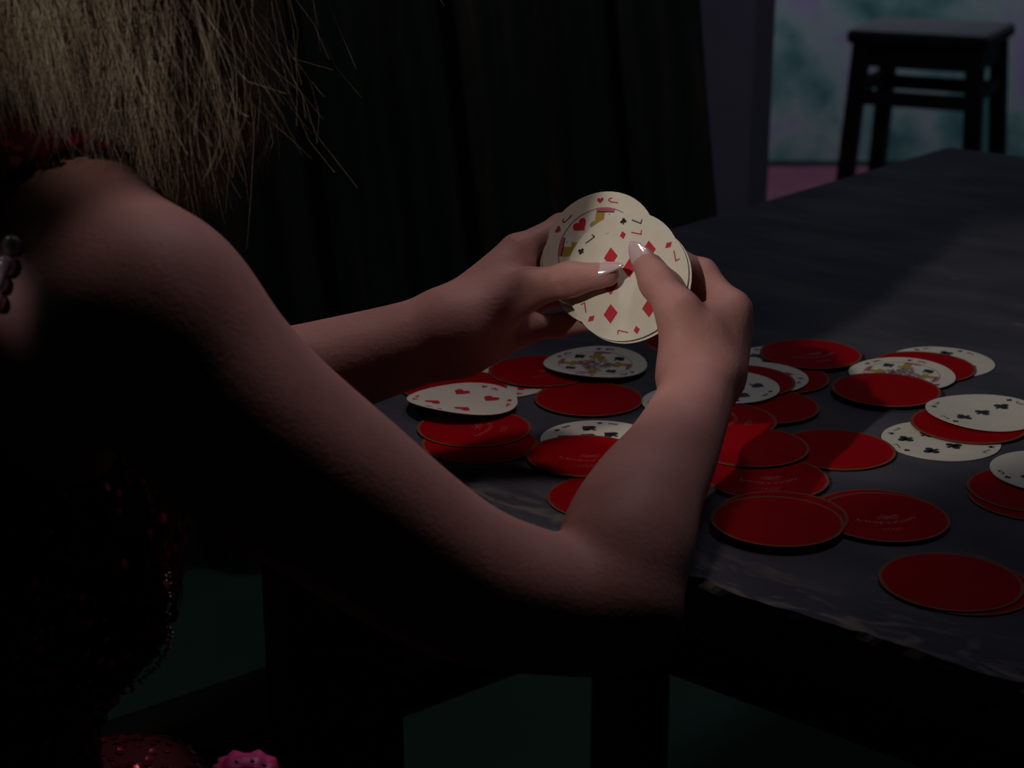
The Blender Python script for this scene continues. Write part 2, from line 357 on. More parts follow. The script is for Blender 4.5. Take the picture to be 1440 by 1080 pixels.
def surface(prims, h, name, cut=None, clip=None):
    lo = np.min([p.lo for p in prims], 0) - 4*h; hi = np.max([p.hi for p in prims], 0) + 4*h
    if clip is not None: lo = np.maximum(lo, clip[0]); hi = np.minimum(hi, clip[1])
    N = np.ceil((hi-lo)/h).astype(int)+1
    G = np.full(N, BIG, np.float32); ax = [(lo[i] + h*np.arange(N[i])).astype(np.float32) for i in range(3)]
    for p in prims:
        m = p.k + 0.012
        i0 = np.clip(np.floor((p.lo-m-lo)/h).astype(int), 0, N); i1 = np.clip(np.ceil((p.hi+m-lo)/h).astype(int)+1, 0, N)
        if np.any(i1 <= i0): continue
        sl = tuple(slice(a, b) for a, b in zip(i0, i1))
        X, Y, Z = ax[0][sl[0]][:, None, None], ax[1][sl[1]][None, :, None], ax[2][sl[2]][None, None, :]
        G[sl] = smin(G[sl], p.ev(X, Y, Z).astype(np.float32), np.float32(p.k))
    if cut is not None: G = np.maximum(G, cut(ax[0][:, None, None], ax[1][None, :, None], ax[2][None, None, :]).astype(np.float32))
    B = G < 0; n = N-1
    c = np.zeros(n, np.uint8)
    for dx in (0, 1):
        for dy in (0, 1):
            for dz in (0, 1): c += B[dx:dx+n[0], dy:dy+n[1], dz:dz+n[2]]
    act = np.flatnonzero((c > 0) & (c < 8)); ijk = np.stack(np.unravel_index(act, n), 1)
    Pt = lo + (ijk+0.5)*h
    def fld(Q):
        f = field_pts(prims, Q)
        if cut is not None: f = np.maximum(f, cut(Q[:, 0], Q[:, 1], Q[:, 2]))
        return f
    T = np.array([[1, -1, -1], [-1, -1, 1], [-1, 1, -1], [1, 1, 1]], float); e = h*0.2
    for it in range(3):
        vals = [fld(Pt + e*t) for t in T]
        g = sum(v[:, None]*t for v, t in zip(vals, T))/(4*e); f = sum(vals)/4
        step = f[:, None]*g/np.maximum((g*g).sum(1), 0.05)[:, None]
        L = np.linalg.norm(step, axis=1); step *= np.minimum(1, h*0.9/np.maximum(L, 1e-9))[:, None]
        Pt = Pt - step
    quads = []
    def vid(i, j, k): return np.searchsorted(act, np.ravel_multi_index((i, j, k), n))
    for a in range(3):
        s0 = [slice(None)]*3; s1 = [slice(None)]*3; s0[a] = slice(0, -1); s1[a] = slice(1, None)
        b0 = B[tuple(s0)]; b1 = B[tuple(s1)]
        I = np.stack(np.nonzero(b0 != b1), 1)
        u, v = (a+1) % 3, (a+2) % 3
        I = I[(I[:, u] > 0) & (I[:, v] > 0) & (I[:, u] < n[u]) & (I[:, v] < n[v])]
        inside = B[tuple(I.T)]
        def cell(du, dv):
            J = I.copy(); J[:, u] -= du; J[:, v] -= dv; return vid(J[:, 0], J[:, 1], J[:, 2])
        q = np.stack([cell(1, 1), cell(0, 1), cell(0, 0), cell(1, 0)], 1)
        q[~inside] = q[~inside][:, ::-1]; quads.append(q)
    Q = np.concatenate(quads); a_ = np.concatenate([Q[:, i] for i in range(4)]); b_ = np.concatenate([Q[:, (i+1) % 4] for i in range(4)])
    cnt = np.bincount(a_, minlength=len(Pt)) + np.bincount(b_, minlength=len(Pt))
    for lam in (0.5, -0.51, 0.5, -0.51, 0.5):
        m = np.stack([np.bincount(a_, Pt[b_, i], len(Pt)) + np.bincount(b_, Pt[a_, i], len(Pt)) for i in range(3)], 1)/np.maximum(cnt, 1)[:, None]
        Pt = Pt + lam*(m - Pt)*(cnt > 0)[:, None]
    return fast_mesh(name, Pt, Q), Pt

# ---- joints
def V3(v): return np.array(v)
Sr = V3(P(200, 447, 0.862)); Wr = V3(P(985, 530, 1.10))
Sl = V3(R(-0.40, 1.09, 0.20)); El = V3(P(215, 592, 1.14)); Wl = V3(P(632, 468, 1.152))
neck = V3(R(-0.295, 0.955, 0.245)); head = V3(R(-0.215, 0.985, 0.425))
FW = np.array([0.76, 0.65, 0.0]); SD_ = np.array([0.65, -0.76, 0.0]); UP = np.array([0, 0, 1.0])
rotT = np.array([FW, SD_, UP])
tilt = math.radians(20); fw2 = FW*math.cos(tilt) - UP*math.sin(tilt); up2 = UP*math.cos(tilt) + FW*math.sin(tilt)
rotL = np.array([fw2, SD_, up2])
mid = V3(R(-0.33, 0.93, 0.09))
torso = [
    Ell(mid, (0.100, 0.155, 0.19), rotL, 0.05),
    Ell(mid + FW*0.060 + SD_*0.070 - UP*0.03, (0.052, 0.058, 0.058), rotL, 0.025),
    Ell(mid + FW*0.060 - SD_*0.070 - UP*0.03, (0.052, 0.058, 0.058), rotL, 0.025),
    Ell(mid + FW*0.050 + SD_*0.090 - UP*0.068, (0.040, 0.046, 0.050), rotL, 0.02),
    Cone(mid + FW*0.040 + SD_*0.085 - UP*0.09, V3(R(-0.345, 0.87, -0.13)), 0.045, 0.06, 0.03),
    Ell(V3(R(-0.385, 0.89, -0.13)), (0.095, 0.135, 0.16), rotT, 0.05),
    Ell(V3(R(-0.40, 0.885, -0.25)), (0.125, 0.175, 0.12), rotT, 0.05),
]
hipR = V3(R(-0.36, 0.84, -0.28)); kneeR = V3(R(-0.05, 0.98, -0.29)); hipL = V3(R(-0.46, 0.96, -0.28)); kneeL = V3(R(-0.27, 1.13, -0.29))
thighs = [Cone(hipR, kneeR, 0.085, 0.058, 0.04), Cone(hipL, kneeL, 0.085, 0.058, 0.04)]
ankR = V3(R(-0.06, 1.02, -0.67)); ankL = V3(R(-0.30, 1.15, -0.67))
shins = [Cone(kneeR, ankR, 0.056, 0.035, 0.03), Cone(kneeL, ankL, 0.056, 0.035, 0.03),
         Cone(ankR - UP*.03, ankR + FW*.14 - UP*.048, 0.036, 0.026, 0.02), Cone(ankL - UP*.03, ankL + FW*.14 - UP*.048, 0.036, 0.026, 0.02)]
def L(a, b, t): return V3(a)*(1-t) + V3(b)*t
upper = [
    Cone(neck, Sr + UP*0.004, 0.050, 0.044, 0.02), Cone(neck, Sl + UP*0.004, 0.050, 0.044, 0.02),     # trapezius to shoulder
    Cone(L(mid, Sr, 0.45) + UP*0.045, Sr - UP*0.012, 0.085, 0.042, 0.03),
    Cone(L(mid, Sl, 0.45) + UP*0.045, Sl - UP*0.012, 0.085, 0.042, 0.03),
]
def spline(rows, n=7, k=0.012):
    n = 7                 # rows: point, radius -> a smooth tapering limb
    Q = np.array([list(p)+[r] for p, r in rows]); Q = np.concatenate([[2*Q[0]-Q[1]], Q, [2*Q[-1]-Q[-2]]]); out = []
    for i in range(1, len(Q)-2):
        for s in range(n):
            t = s/n; a, b, c, d = Q[i-1:i+3]
            out.append(0.5*(2*b + (c-a)*t + (2*a-5*b+4*c-d)*t*t + (3*b-a-3*c+d)*t**3))
    out.append(Q[-2])
    return Group([Cone(out[i][:3], out[i+1][:3], out[i][3]-.0006, out[i+1][3]-.0006, 0.004) for i in range(len(out)-1)], k)
HF = np.array([0.72, 0.55, -0.43]); HF /= np.linalg.norm(HF); HS = SD_; HU = np.cross(HS, HF); HU /= np.linalg.norm(HU); HU *= np.sign(HU[2])
rotH = np.array([HF, HS, HU])
headp = [
    Cone(neck, head - UP*0.06 - FW*.02, 0.056, 0.052, 0.03),
    Ell(head + HU*0.02 - HF*0.01, (0.095, 0.075, 0.100), rotH, 0.03),
    Ell(head + HF*0.035 - HU*0.05, (0.060, 0.056, 0.075), rotH, 0.03),
    Ell(head + HF*0.075 - HU*0.105, (0.020, 0.022, 0.018), rotH, 0.025),                                # chin
    Cone(head + HF*0.092 + HU*0.0, head + HF*0.112 - HU*0.040, 0.008, 0.012, 0.014),                    # nose
    Cone(head + HF*0.088 + HS*0.035 + HU*0.018, head + HF*0.088 - HS*0.035 + HU*0.018, 0.012, 0.012, 0.02),   # brow
    Cone(head + HF*0.083 + HS*0.016 - HU*0.068, head + HF*0.083 - HS*0.016 - HU*0.068, 0.009, 0.009, 0.008),  # mouth
    Ell(head + HS*0.074 - HU*0.01 - HF*.01, (0.016, 0.008, 0.028), rotH, 0.006), Ell(head - HS*0.074 - HU*0.01 - HF*.01, (0.016, 0.008, 0.028), rotH, 0.006),
]
# ---- near (right) arm
armR = [
    spline([(P(200, 447, 0.862), .052), (P(330, 590, 0.872), .050), (P(466, 694, 0.885), .046), (P(636, 810, 0.908), .0405), (P(770, 849, 0.920), .0355), (P(866, 856, 0.925), .030)], 5, 0.02),
    spline([(P(862, 850, 0.925), .031), (P(880, 768, 0.945), .0350), (P(906, 700, 0.985), .0315), (P(942, 640, 1.03), .0268), (P(972, 575, 1.07), .0228), (P(985, 530, 1.10), .0212)], 5, 0.008),
    Cone(P(850, 868, 0.922), P(885, 868, 0.928), 0.022, 0.020, 0.02),
]
# ---- far (left) arm
armL = [
    spline([(Sl, .052), (L(Sl, El, .5), .045), (El, .036)], 4, 0.02),
    spline([(El, .036), (L(El, Wl, .3), .036), (L(El, Wl, .6), .031), (L(El, Wl, .85), .0272), (Wl, .0262)], 4, 0.01),
]
def chain(pts, rads, k=0.004, gk=0.004):
    return Group([Cone(pts[i], pts[i+1], rads[i], rads[i+1], k) for i in range(len(pts)-1)], gk)
def PP(*a): return V3(P(*a))
# left hand
LH = dict(thumb=[PP(676, 450, 1.150), PP(742, 406, 1.146), PP(802, 393, 1.143), PP(854, 386, 1.135)],
          index=[PP(727, 354, 1.178), PP(790, 320, 1.196), PP(830, 312, 1.186), PP(862, 318, 1.176)],
          middle=[PP(725, 390, 1.198), PP(790, 360, 1.212), PP(835, 352, 1.192), PP(866, 352, 1.180)],
          ring=[PP(730, 428, 1.198), PP(795, 412, 1.205), PP(838, 402, 1.190), PP(868, 398, 1.176)],
          little=[PP(737, 462, 1.178), PP(790, 457, 1.180), PP(828, 450, 1.172), PP(856, 444, 1.166)])
WlU = V3(P(640, 445, 1.155)); WlD = V3(P(660, 482, 1.155))
palmL = [Cone(WlU, LH['index'][0], 0.0180, 0.0118, 0.012), Cone(Wl, LH['middle'][0], 0.024, 0.0125, 0.012), Cone(Wl, LH['ring'][0], 0.024, 0.0125, 0.012),
         Cone(WlD, LH['little'][0], 0.0185, 0.0118, 0.012), Cone(PP(660, 455, 1.15), LH['thumb'][1], 0.0200, 0.0125, 0.012),
         Cone(PP(700, 425, 1.158), PP(735, 378, 1.172), 0.0135, 0.0080, 0.012)]
# right hand
RH = dict(thumb=[PP(972, 490, 1.098), PP(953, 437, 1.100), PP(924, 397, 1.113), PP(903, 364, 1.123)],
          index=[PP(1029, 437, 1.130), PP(988, 384, 1.146), PP(955, 370, 1.154), PP(925, 364, 1.154)],
          middle=[PP(1032, 458, 1.150), PP(992, 402, 1.172), PP(948, 394, 1.168), PP(912, 394, 1.162)],
          ring=[PP(1022, 482, 1.163), PP(975, 448, 1.184), PP(935, 436, 1.174), PP(905, 430, 1.164)],
          little=[PP(1008, 500, 1.163), PP(955, 492, 1.176), PP(922, 474, 1.168), PP(900, 458, 1.160)])
WrL = V3(P(972, 520, 1.10)); WrR = V3(P(1000, 520, 1.108))
palmR = [Cone(WrR, RH['index'][0], 0.0190, 0.0128, 0.012), Cone(WrR, RH['middle'][0], 0.0190, 0.0125, 0.012), Cone(Wr, RH['ring'][0], 0.0200, 0.0120, 0.012),
         Cone(Wr, RH['little'][0], 0.0200, 0.0112, 0.012), Cone(WrL, RH['thumb'][1], 0.0190, 0.0128, 0.012),
         Cone(PP(985, 468, 1.108), PP(1020, 440, 1.126), 0.0170, 0.0110, 0.012)]
FR = dict(thumb=[0.0140, 0.0123, 0.0106, 0.0080], index=[0.0105, 0.0088, 0.0078, 0.0062], middle=[0.0105, 0.0088, 0.0078, 0.0062],
          ring=[0.0100, 0.0083, 0.0074, 0.0060], little=[0.0092, 0.0074, 0.0066, 0.0054])
fingers = []
for Hd in (LH, RH):
    for nm, pts in Hd.items(): fingers.append(chain(pts, FR[nm], 0.006, 0.005))
body_prims = torso + thighs + shins + upper + headp + armR + armL + palmL + palmR + fingers

person = empty('person', (-0.40, 0.90, 0))
tag(person, 'blonde person in a red sequined dress seated at the table sorting cards', 'person')
MI = Matrix.Translation((0.40, -0.90, 0))
def child(o):
    o.matrix_parent_inverse = MI.copy(); return o
bme, _ = surface(body_prims, 0.0025, 'body')
body = child(link('body', bme, person, M['skin'])); body['label'] = 'bare arms and hands in warm lamplight'
for s in (-1, 1):
    bm = bmesh.new(); bmesh.ops.create_uvsphere(bm, u_segments=16, v_segments=10, radius=0.012)
    me = bpy.data.meshes.new('eye'); bm.to_mesh(me); bm.free()
    o = link('eye', me, body, M['eye']); o.location = Vector(head + HF*0.082 + HS*0.032*s - HU*0.004)

# ---- nails
def nail(tip_a, tip_b, r, dorsal, length, width):
    a, b = Vector(tip_a), Vector(tip_b); ax = (b-a).normalized(); dn = Vector(dorsal); dn = (dn - ax*dn.dot(ax)).normalized(); sd = ax.cross(dn)
    V = []; F = []; nu, nv = 12, 8
    for layer in (0, 1):
        for i in range(nu+1):
            t = i/nu
            wv = width*(math.sqrt(max(0, 1-((0.42-t)/0.42)**2)) if t < .42 else max(0.0, math.cos((t-.42)/.58*math.pi/2))**0.75)
            wv = max(wv, width*0.04)
            c = b + ax*(-0.56*length + t*length) + dn*(r*0.98 - 0.0022*max(0, t-.55)**1.2*2.5)
            for j in range(nv+1):
                s = (j/nv*2-1)
                al = s*wv/r; V.append(c + sd*(r*math.sin(al)) - dn*(r*(1-math.cos(al))) - dn*0.0006*layer)
    m = (nu+1)*(nv+1)
    for layer in (0, 1):
        for i in range(nu):
            for j in range(nv):
                q = [layer*m + i*(nv+1)+j, layer*m + (i+1)*(nv+1)+j, layer*m + (i+1)*(nv+1)+j+1, layer*m + i*(nv+1)+j+1]
                F.append(q if layer == 0 else q[::-1])
    ring = [i*(nv+1) for i in range(nu+1)] + [nu*(nv+1)+j for j in range(1, nv+1)] + [i*(nv+1)+nv for i in range(nu-1, -1, -1)] + [j for j in range(nv-1, 0, -1)]
    for q in range(len(ring)):
        x, y = ring[q], ring[(q+1) % len(ring)]; F.append([y, x, x+m, y+m])
    me = mesh('fingernail', V, F, True)
    o = link('fingernail', me, body, M['nail'])
    return o
TOC = Vector((0, -CP, SP)); RT = Vector((1, 0, 0)); UPC = Vector((0, SP, CP))
nail(LH['thumb'][2], LH['thumb'][3], 0.0084, UPC*0.75 + TOC*0.7, 0.028, 0.0076)
nail(RH['thumb'][2], RH['thumb'][3], 0.0084, TOC*0.95 + UPC*0.2 - RT*0.3, 0.027, 0.0080)
NCARD = (-0.447*RT + 0.31*UPC + 0.84*TOC).normalized()
for Hd in (LH, RH):
    for nm in ('index', 'middle', 'ring', 'little'):
        nail(Hd[nm][2], Hd[nm][3], FR[nm][3]+.0006, -NCARD, 0.019, 0.0052)

# ---- dress: a shell over the torso, cut at armholes and neckline
dress_prims = []
for p in torso + thighs + upper:
    if isinstance(p, Ell): dress_prims.append(Ell(p.c, p.r + 0.007, p.M, p.k))
    else: dress_prims.append(Cone(p.a, p.b, p.ra + 0.007, p.rb + 0.007, p.k))
nk = neck + UP*0.045 + FW*0.02
SrC = Sr + SD_*0.02; SlC = Sl - SD_*0.02
def dress_cut(X, Y, Z):
    a = 0.100 - np.sqrt((X-SrC[0])**2 + (Y-SrC[1])**2 + (Z-SrC[2])**2)
    b = 0.100 - np.sqrt((X-SlC[0])**2 + (Y-SlC[1])**2 + (Z-SlC[2])**2)
    c = 0.075 - np.sqrt((X-nk[0])**2 + (Y-nk[1])**2 + (Z-nk[2])**2)
    return np.maximum(np.maximum(a, b), c)
dme, dpts = surface(dress_prims, 0.005, 'dress', dress_cut)
dress = child(link('dress', dme, person, M['dress'])); dress['label'] = 'sleeveless dark red sequined dress'
def dress_field(Q): return np.maximum(field_pts(dress_prims, Q), dress_cut(Q[:, 0], Q[:, 1], Q[:, 2]))
def dress_normal(Q):
    e = 0.003; g = np.stack([dress_field(Q + e*np.eye(3)[i]) - dress_field(Q - e*np.eye(3)[i]) for i in range(3)], 1)
    return g/np.maximum(np.linalg.norm(g, axis=1), 1e-9)[:, None]
def on_dress(u, v, d0=0.6, d1=1.3):             # first point of the dress surface along a line
    ds = np.linspace(d0, d1, 500); Q = np.array([P(u, v, d) for d in ds]); f = dress_field(Q)
    i = np.nonzero(f < 0)[0]
    return (Q[i[0]], ds[i[0]]) if len(i) else (None, None)
def discs(name, C, Nn, rad, sides, mat, tiltamt, parent, dome=0.15):
    nq = len(C); Nn = Nn + rng.normal(0, tiltamt, Nn.shape); Nn /= np.linalg.norm(Nn, axis=1)[:, None]
    t = np.cross(Nn, rng.normal(0, 1, Nn.shape)); t /= np.linalg.norm(t, axis=1)[:, None]; b = np.cross(Nn, t)
    rad = np.broadcast_to(rad, (nq,)); ang = np.arange(sides)*2*np.pi/sides
    ring = C[:, None, :] + rad[:, None, None]*(np.cos(ang)[None, :, None]*t[:, None, :] + np.sin(ang)[None, :, None]*b[:, None, :])
    top = C + Nn*(rad*dome)[:, None]
    V = np.concatenate([ring, top[:, None, :]], 1).reshape(-1, 3)
    base = np.arange(nq)[:, None]*(sides+1)
    F = np.concatenate([np.stack([base[:, 0]+i, base[:, 0]+(i+1) % sides, base[:, 0]+sides], 1) for i in range(sides)])
    o = link(name, fast_mesh(name, V, F, False), parent, mat); o['kind'] = 'stuff'; return o
sel = dpts[rng.choice(len(dpts), 9000, replace=False)]
nn = dress_normal(sel); sel = sel + nn*0.001
discs('sequins', sel, nn, 0.0032, 6, M['sequin'], 0.22, dress)
def beads(name, pts, rads, mat, parent, seg=8):
    bm = bmesh.new()
    for p, r in zip(pts, rads):
        bmesh.ops.create_uvsphere(bm, u_segments=seg, v_segments=6, radius=r, matrix=Matrix.Translation(Vector(p)))
    me = bpy.data.meshes.new(name); bm.to_mesh(me); bm.free()
    me.polygons.foreach_set('use_smooth', [True]*len(me.polygons))
    return link(name, me, parent, mat)
# beaded trim running down the side of the bodice
path = [(233, 778), (236, 820), (236, 860), (238, 895), (232, 920), (214, 942), (190, 962), (160, 985), (130, 1008), (100, 1032)]
tp = []; tr = []
lastd = 0.93
for i in range(len(path)-1):
    for s in range(7):
        t = s/7; u = path[i][0]*(1-t)+path[i+1][0]*t; v = path[i][1]*(1-t)+path[i+1][1]*t
        for k in range(2):
            uu, vv = u + random.uniform(-5, 5), v + random.uniform(-4, 4)
            q, d = on_dress(uu, vv)
            if q is None: q = V3(P(uu, vv, lastd))
            else: lastd = d
            tp.append(q); tr.append(random.choice([0.0008, 0.0010, 0.0013]))
tb = beads('bead_trim', tp, tr, M['bead'], dress, 6); tb['kind'] = 'stuff'
# large paillettes on the shoulder strap and behind the arm
for (u, v, r, d) in [(12, 266, .0045, .80), (27, 283, .004, .80), (8, 305, .004, .8), (50, 300, .0065, .83), (92, 268, .006, .86), (108, 252, .006, .87), (122, 262, .0055, .87), (84, 282, .005, .86), (38, 258, .005, .84), (60, 270, .005, .85)]:
    q, dd = on_dress(u, v)
    if q is None: q = V3(P(u, v, d))
    nq = dress_normal(q[None])[0]
    bm = bmesh.new(); bmesh.ops.create_uvsphere(bm, u_segments=16, v_segments=10, radius=r)
    for vtx in bm.verts: vtx.co.z *= 0.30
    me = bpy.data.meshes.new('paillette'); bm.to_mesh(me); bm.free(); me.polygons.foreach_set('use_smooth', [True]*len(me.polygons))
    o = link('paillette', me, dress, M['paillette'])
    o.matrix_local = Matrix.Translation(Vector(q)) @ Vector(nq + rng.normal(0, .25, 3)).to_track_quat('Z', 'Y').to_matrix().to_4x4()
def on_body(u, v):
    ds = np.linspace(0.6, 1.3, 700); Q = np.array([P(u, v, d) for d in ds])
    f = np.minimum(field_pts(body_prims, Q), dress_field(Q)); i = np.nonzero(f < 0)[0]
    return Q[i[0]] if len(i) else V3(P(u, v, 0.9))
for (u, v, r) in [(17, 345, .0050), (9, 374, .0050), (-1, 398, .0048), (-4, 424, .0045)]:
    q = on_body(u, v); toc = V3(camo.location) - q; toc /= np.linalg.norm(toc)
    o = beads('pearl_bead', [q + toc*r*0.6], [r], M['bead'], dress, 18)
# pink frill at the waist and on the lap
def frill(name, c, w_, h_, seed):
    r3 = random.Random(seed); bm = bmesh.new()
    bmesh.ops.create_icosphere(bm, subdivisions=4, radius=1)
    for v in bm.verts:
        k = 1 + 0.10*math.sin(v.co.x*9+seed) * math.cos(v.co.z*8) + 0.08*math.sin(v.co.y*14) + r3.uniform(-.02, .02)
        v.co = Vector((v.co.x*w_*k, v.co.y*w_*k, v.co.z*h_*k)) + Vector(c)
    me = bpy.data.meshes.new(name); bm.to_mesh(me); bm.free(); me.polygons.foreach_set('use_smooth', [True]*len(me.polygons))
    return link(name, me, dress, M['frill'])
frill('frill', P(113, 1062, 0.86), 0.010, 0.016, 2)
frill('frill', P(345, 1096, 0.93), 0.018, 0.012, 5)
fb = beads('frill_bead', [P(u, v, d) for u, v, d in ((113, 1066, .850), (109, 1079, .852), (131, 1052, .855), (333, 1071, .918), (355, 1070, .918), (372, 1076, .92))], [.0013]*6, M['bead'], dress, 8); fb['kind'] = 'stuff'

# ---- hair: separate strands hanging from the scalp
def make_hair(n=24000, segs=14, sides=3):
    hc = head + np.array([-0.024, -0.02, 0.02])
    nl = 700                                         # locks
    lphi = rng.uniform(0, 2*np.pi, nl); lel = rng.uniform(0.05, 1.45, nl); ldep = rng.uniform(0, 1, nl)**0.6
    lw = rng.uniform(0, 6.28, (nl, 4)); lamp = rng.uniform(0.003, 0.012, nl); lfreq = rng.uniform(6, 18, nl); llen = np.abs(rng.normal(0, 0.022, nl))
    lshr = 0.70 + 0.30*rng.uniform(size=nl)
    k = rng.integers(0, nl, n)
    phi = lphi[k] + rng.normal(0, 0.10, n); keep = (np.cos(phi)*FW[0] + np.sin(phi)*FW[1]) < 0.80
    k = k[keep]; phi = phi[keep]; n = len(k)
    el = np.clip(lel[k] + rng.normal(0, .1, n), 0.02, 1.5); dep = np.clip(ldep[k] + rng.normal(0, .12, n), 0, 1.1)
    c, s_ = np.cos(phi), np.sin(phi)
    root = hc + np.stack([c*np.cos(el)*0.078, s_*np.cos(el)*0.088, np.sin(el)*0.095], 1)
    Rr = 0.050 + 0.044*dep
    stray = rng.uniform(size=n) < 0.07
    zend = 0.200 + 0.016*(1-np.cos(phi + math.radians(62))) + llen[k]*1.25 + np.abs(rng.normal(0, 0.008, n)) + stray*rng.uniform(0, .06, n)
    p1 = hc + np.stack([c*(Rr+.012), s_*(Rr+.020), 0.03 - 0.01*dep], 1)
    p2 = np.stack([hc[0] + c*(Rr+.012), hc[1] + s_*(Rr+.016), TZ + zend + 0.08], 1)
    shr = lshr[k] + rng.normal(0, .05, n) + stray*rng.uniform(0.1, 0.8, n)
    p3 = np.stack([hc[0] + 0.010 + c*Rr*shr, hc[1] + s_*Rr*shr, TZ + zend], 1)
    t = np.linspace(0, 1, segs+1)[None, :, None]
    pts = (1-t)**3*root[:, None] + 3*(1-t)**2*t*p1[:, None] + 3*(1-t)*t*t*p2[:, None] + t**3*p3[:, None]
    tt = t[:, :, 0]; jit = rng.normal(0, .5, (n, 1))
    wav = np.stack([np.sin(lw[k, 0][:, None] + jit + tt*lfreq[k][:, None]), np.sin(lw[k, 1][:, None] + jit + tt*lfreq[k][:, None]*1.1), 0.3*np.sin(lw[k, 2][:, None] + tt*9)], 2)
    own = rng.normal(0, 1, (n, 1, 3))*np.sin(tt*rng.uniform(6, 16, (n, 1)) + rng.uniform(0, 6, (n, 1)))[:, :, None]
    pts = pts + wav*(lamp[k][:, None]*tt**1.2)[:, :, None] + own*(0.0034*(1+1.6*stray[:, None])*tt)[:, :, None]
    tan = np.gradient(pts, axis=1); tan /= np.linalg.norm(tan, axis=2)[:, :, None]
    s1 = np.cross(tan, np.array([0.3, 0.9, 0.1])); s1 /= np.linalg.norm(s1, axis=2)[:, :, None]; s2 = np.cross(tan, s1)
    rr = np.where(stray, 0.00013, 0.00019)[:, None]*(1 - 0.6*tt**3)
    ang = np.arange(sides)*2*np.pi/sides
    ring = pts[:, :, None, :] + rr[:, :, None, None]*(np.cos(ang)[None, None, :, None]*s1[:, :, None, :] + np.sin(ang)[None, None, :, None]*s2[:, :, None, :])
    b = (np.arange(n)[:, None, None]*(segs+1) + np.arange(segs)[None, :, None])*sides; q = np.arange(sides)[None, None, :]; q2 = (q+1) % sides
    F = np.stack([b+q, b+q2, b+sides+q2, b+sides+q], 3).reshape(-1, 4)
    return fast_mesh('hair', ring.reshape(-1, 3), F, True)
hair = child(link('hair', make_hair(), person, M['hair'])); hair['kind'] = 'stuff'; hair['label'] = 'tousled ash blonde hair'

# ------------------------------------------------------------------ round playing cards
CR = 0.040; CT = 0.0005
def bend_fn(c, ang):
    ca, sa = math.cos(ang), math.sin(ang)
    return lambda x, y: c*(x*ca + y*sa)**2
def disc_mesh(name, bend, r=CR, t=CT):
    V = []; F = []; nr, ns = 6, 56
    for top in (1, 0):
        z0 = t if top else 0
        V.append((0, 0, z0 + bend(0, 0)))
        for i in range(1, nr+1):
            for j in range(ns):
                a = 2*math.pi*j/ns; x, y = r*i/nr*math.cos(a), r*i/nr*math.sin(a)
                V.append((x, y, z0 + bend(x, y)))
    m = 1 + nr*ns
    for top in (1, 0):
        o = 0 if top else m
        for j in range(ns):
            f = [o, o+1+j, o+1+(j+1) % ns]; F.append(f if top else f[::-1])
            for i in range(nr-1):
                q = [o+1+i*ns+j, o+1+(i+1)*ns+j, o+1+(i+1)*ns+(j+1) % ns, o+1+i*ns+(j+1) % ns]; F.append(q if top else q[::-1])
    e = 1+(nr-1)*ns
    for j in range(ns): F.append([e+j, m+e+j, m+e+(j+1) % ns, e+(j+1) % ns])
    return mesh(name, V, F, False)
# flat print: outlines in card units (1 = card radius)
def shape(suit):
    if suit == 'diamond': return [[(0, 1), (-.72, 0), (0, -1), (.72, 0)]]
    if suit == 'heart':
        pts = []
        for i in range(26):
            t = 2*math.pi*i/26; pts.append((0.058*16*math.sin(t)**3, 0.058*(13*math.cos(t)-5*math.cos(2*t)-2*math.cos(3*t)-math.cos(4*t))))
        return [pts]
    circ = lambda cx, cy, r: [(cx + r*math.cos(2*math.pi*i/14), cy + r*math.sin(2*math.pi*i/14)) for i in range(14)]
    stem = [(-.08, .1), (-.22, -.9), (.22, -.9), (.08, .1)]
    if suit == 'club': return [circ(0, .48, .42), circ(-.46, -.12, .42), circ(.46, -.12, .42), circ(0, .1, .25), stem]
    h = [(x*.95, -y*.85+.12) for x, y in shape('heart')[0]]
    return [h[::-1], stem]
GL = {'7': [[(-.5, 1), (.5, 1), (-.1, -1)]], 'J': [[(.5, 1), (.5, -.5), (.2, -1), (-.2, -1), (-.5, -.5)]], 'K': [[(-.5, 1), (-.5, -1)], [(.5, 1), (-.5, -.1)], [(-.2, .15), (.55, -1)]],
      'Q': [[(.0, 1), (-.5, .5), (-.5, -.5), (0, -1), (.5, -.5), (.5, .5), (0, 1)], [(.1, -.4), (.6, -1.1)]], '4': [[(.25, -1), (.25, 1), (-.55, -.35), (.6, -.35)]],
      '3': [[(-.45, .8), (0, 1), (.45, .6), (0, .1), (.5, -.4), (0, -1), (-.5, -.75)]], '8': [[(0, .05), (.4, .5), (0, 1), (-.4, .5), (0, .05), (.5, -.5), (0, -1), (-.5, -.5), (0, .05)]],
      '5': [[(.45, 1), (-.4, 1), (-.45, .15), (.1, .25), (.5, -.3), (.1, -1), (-.5, -.8)]], '9': [[(.4, .4), (0, 0), (-.45, .5), (0, 1), (.45, .6), (.2, -1)]],
      '6': [[(.3, 1), (-.4, 0), (-.3, -.8), (.1, -1), (.45, -.5), (.1, -.05), (-.4, -.3)]], 'A': [[(-.55, -1), (0, 1), (.55, -1)], [(-.3, -.3), (.3, -.3)]]}
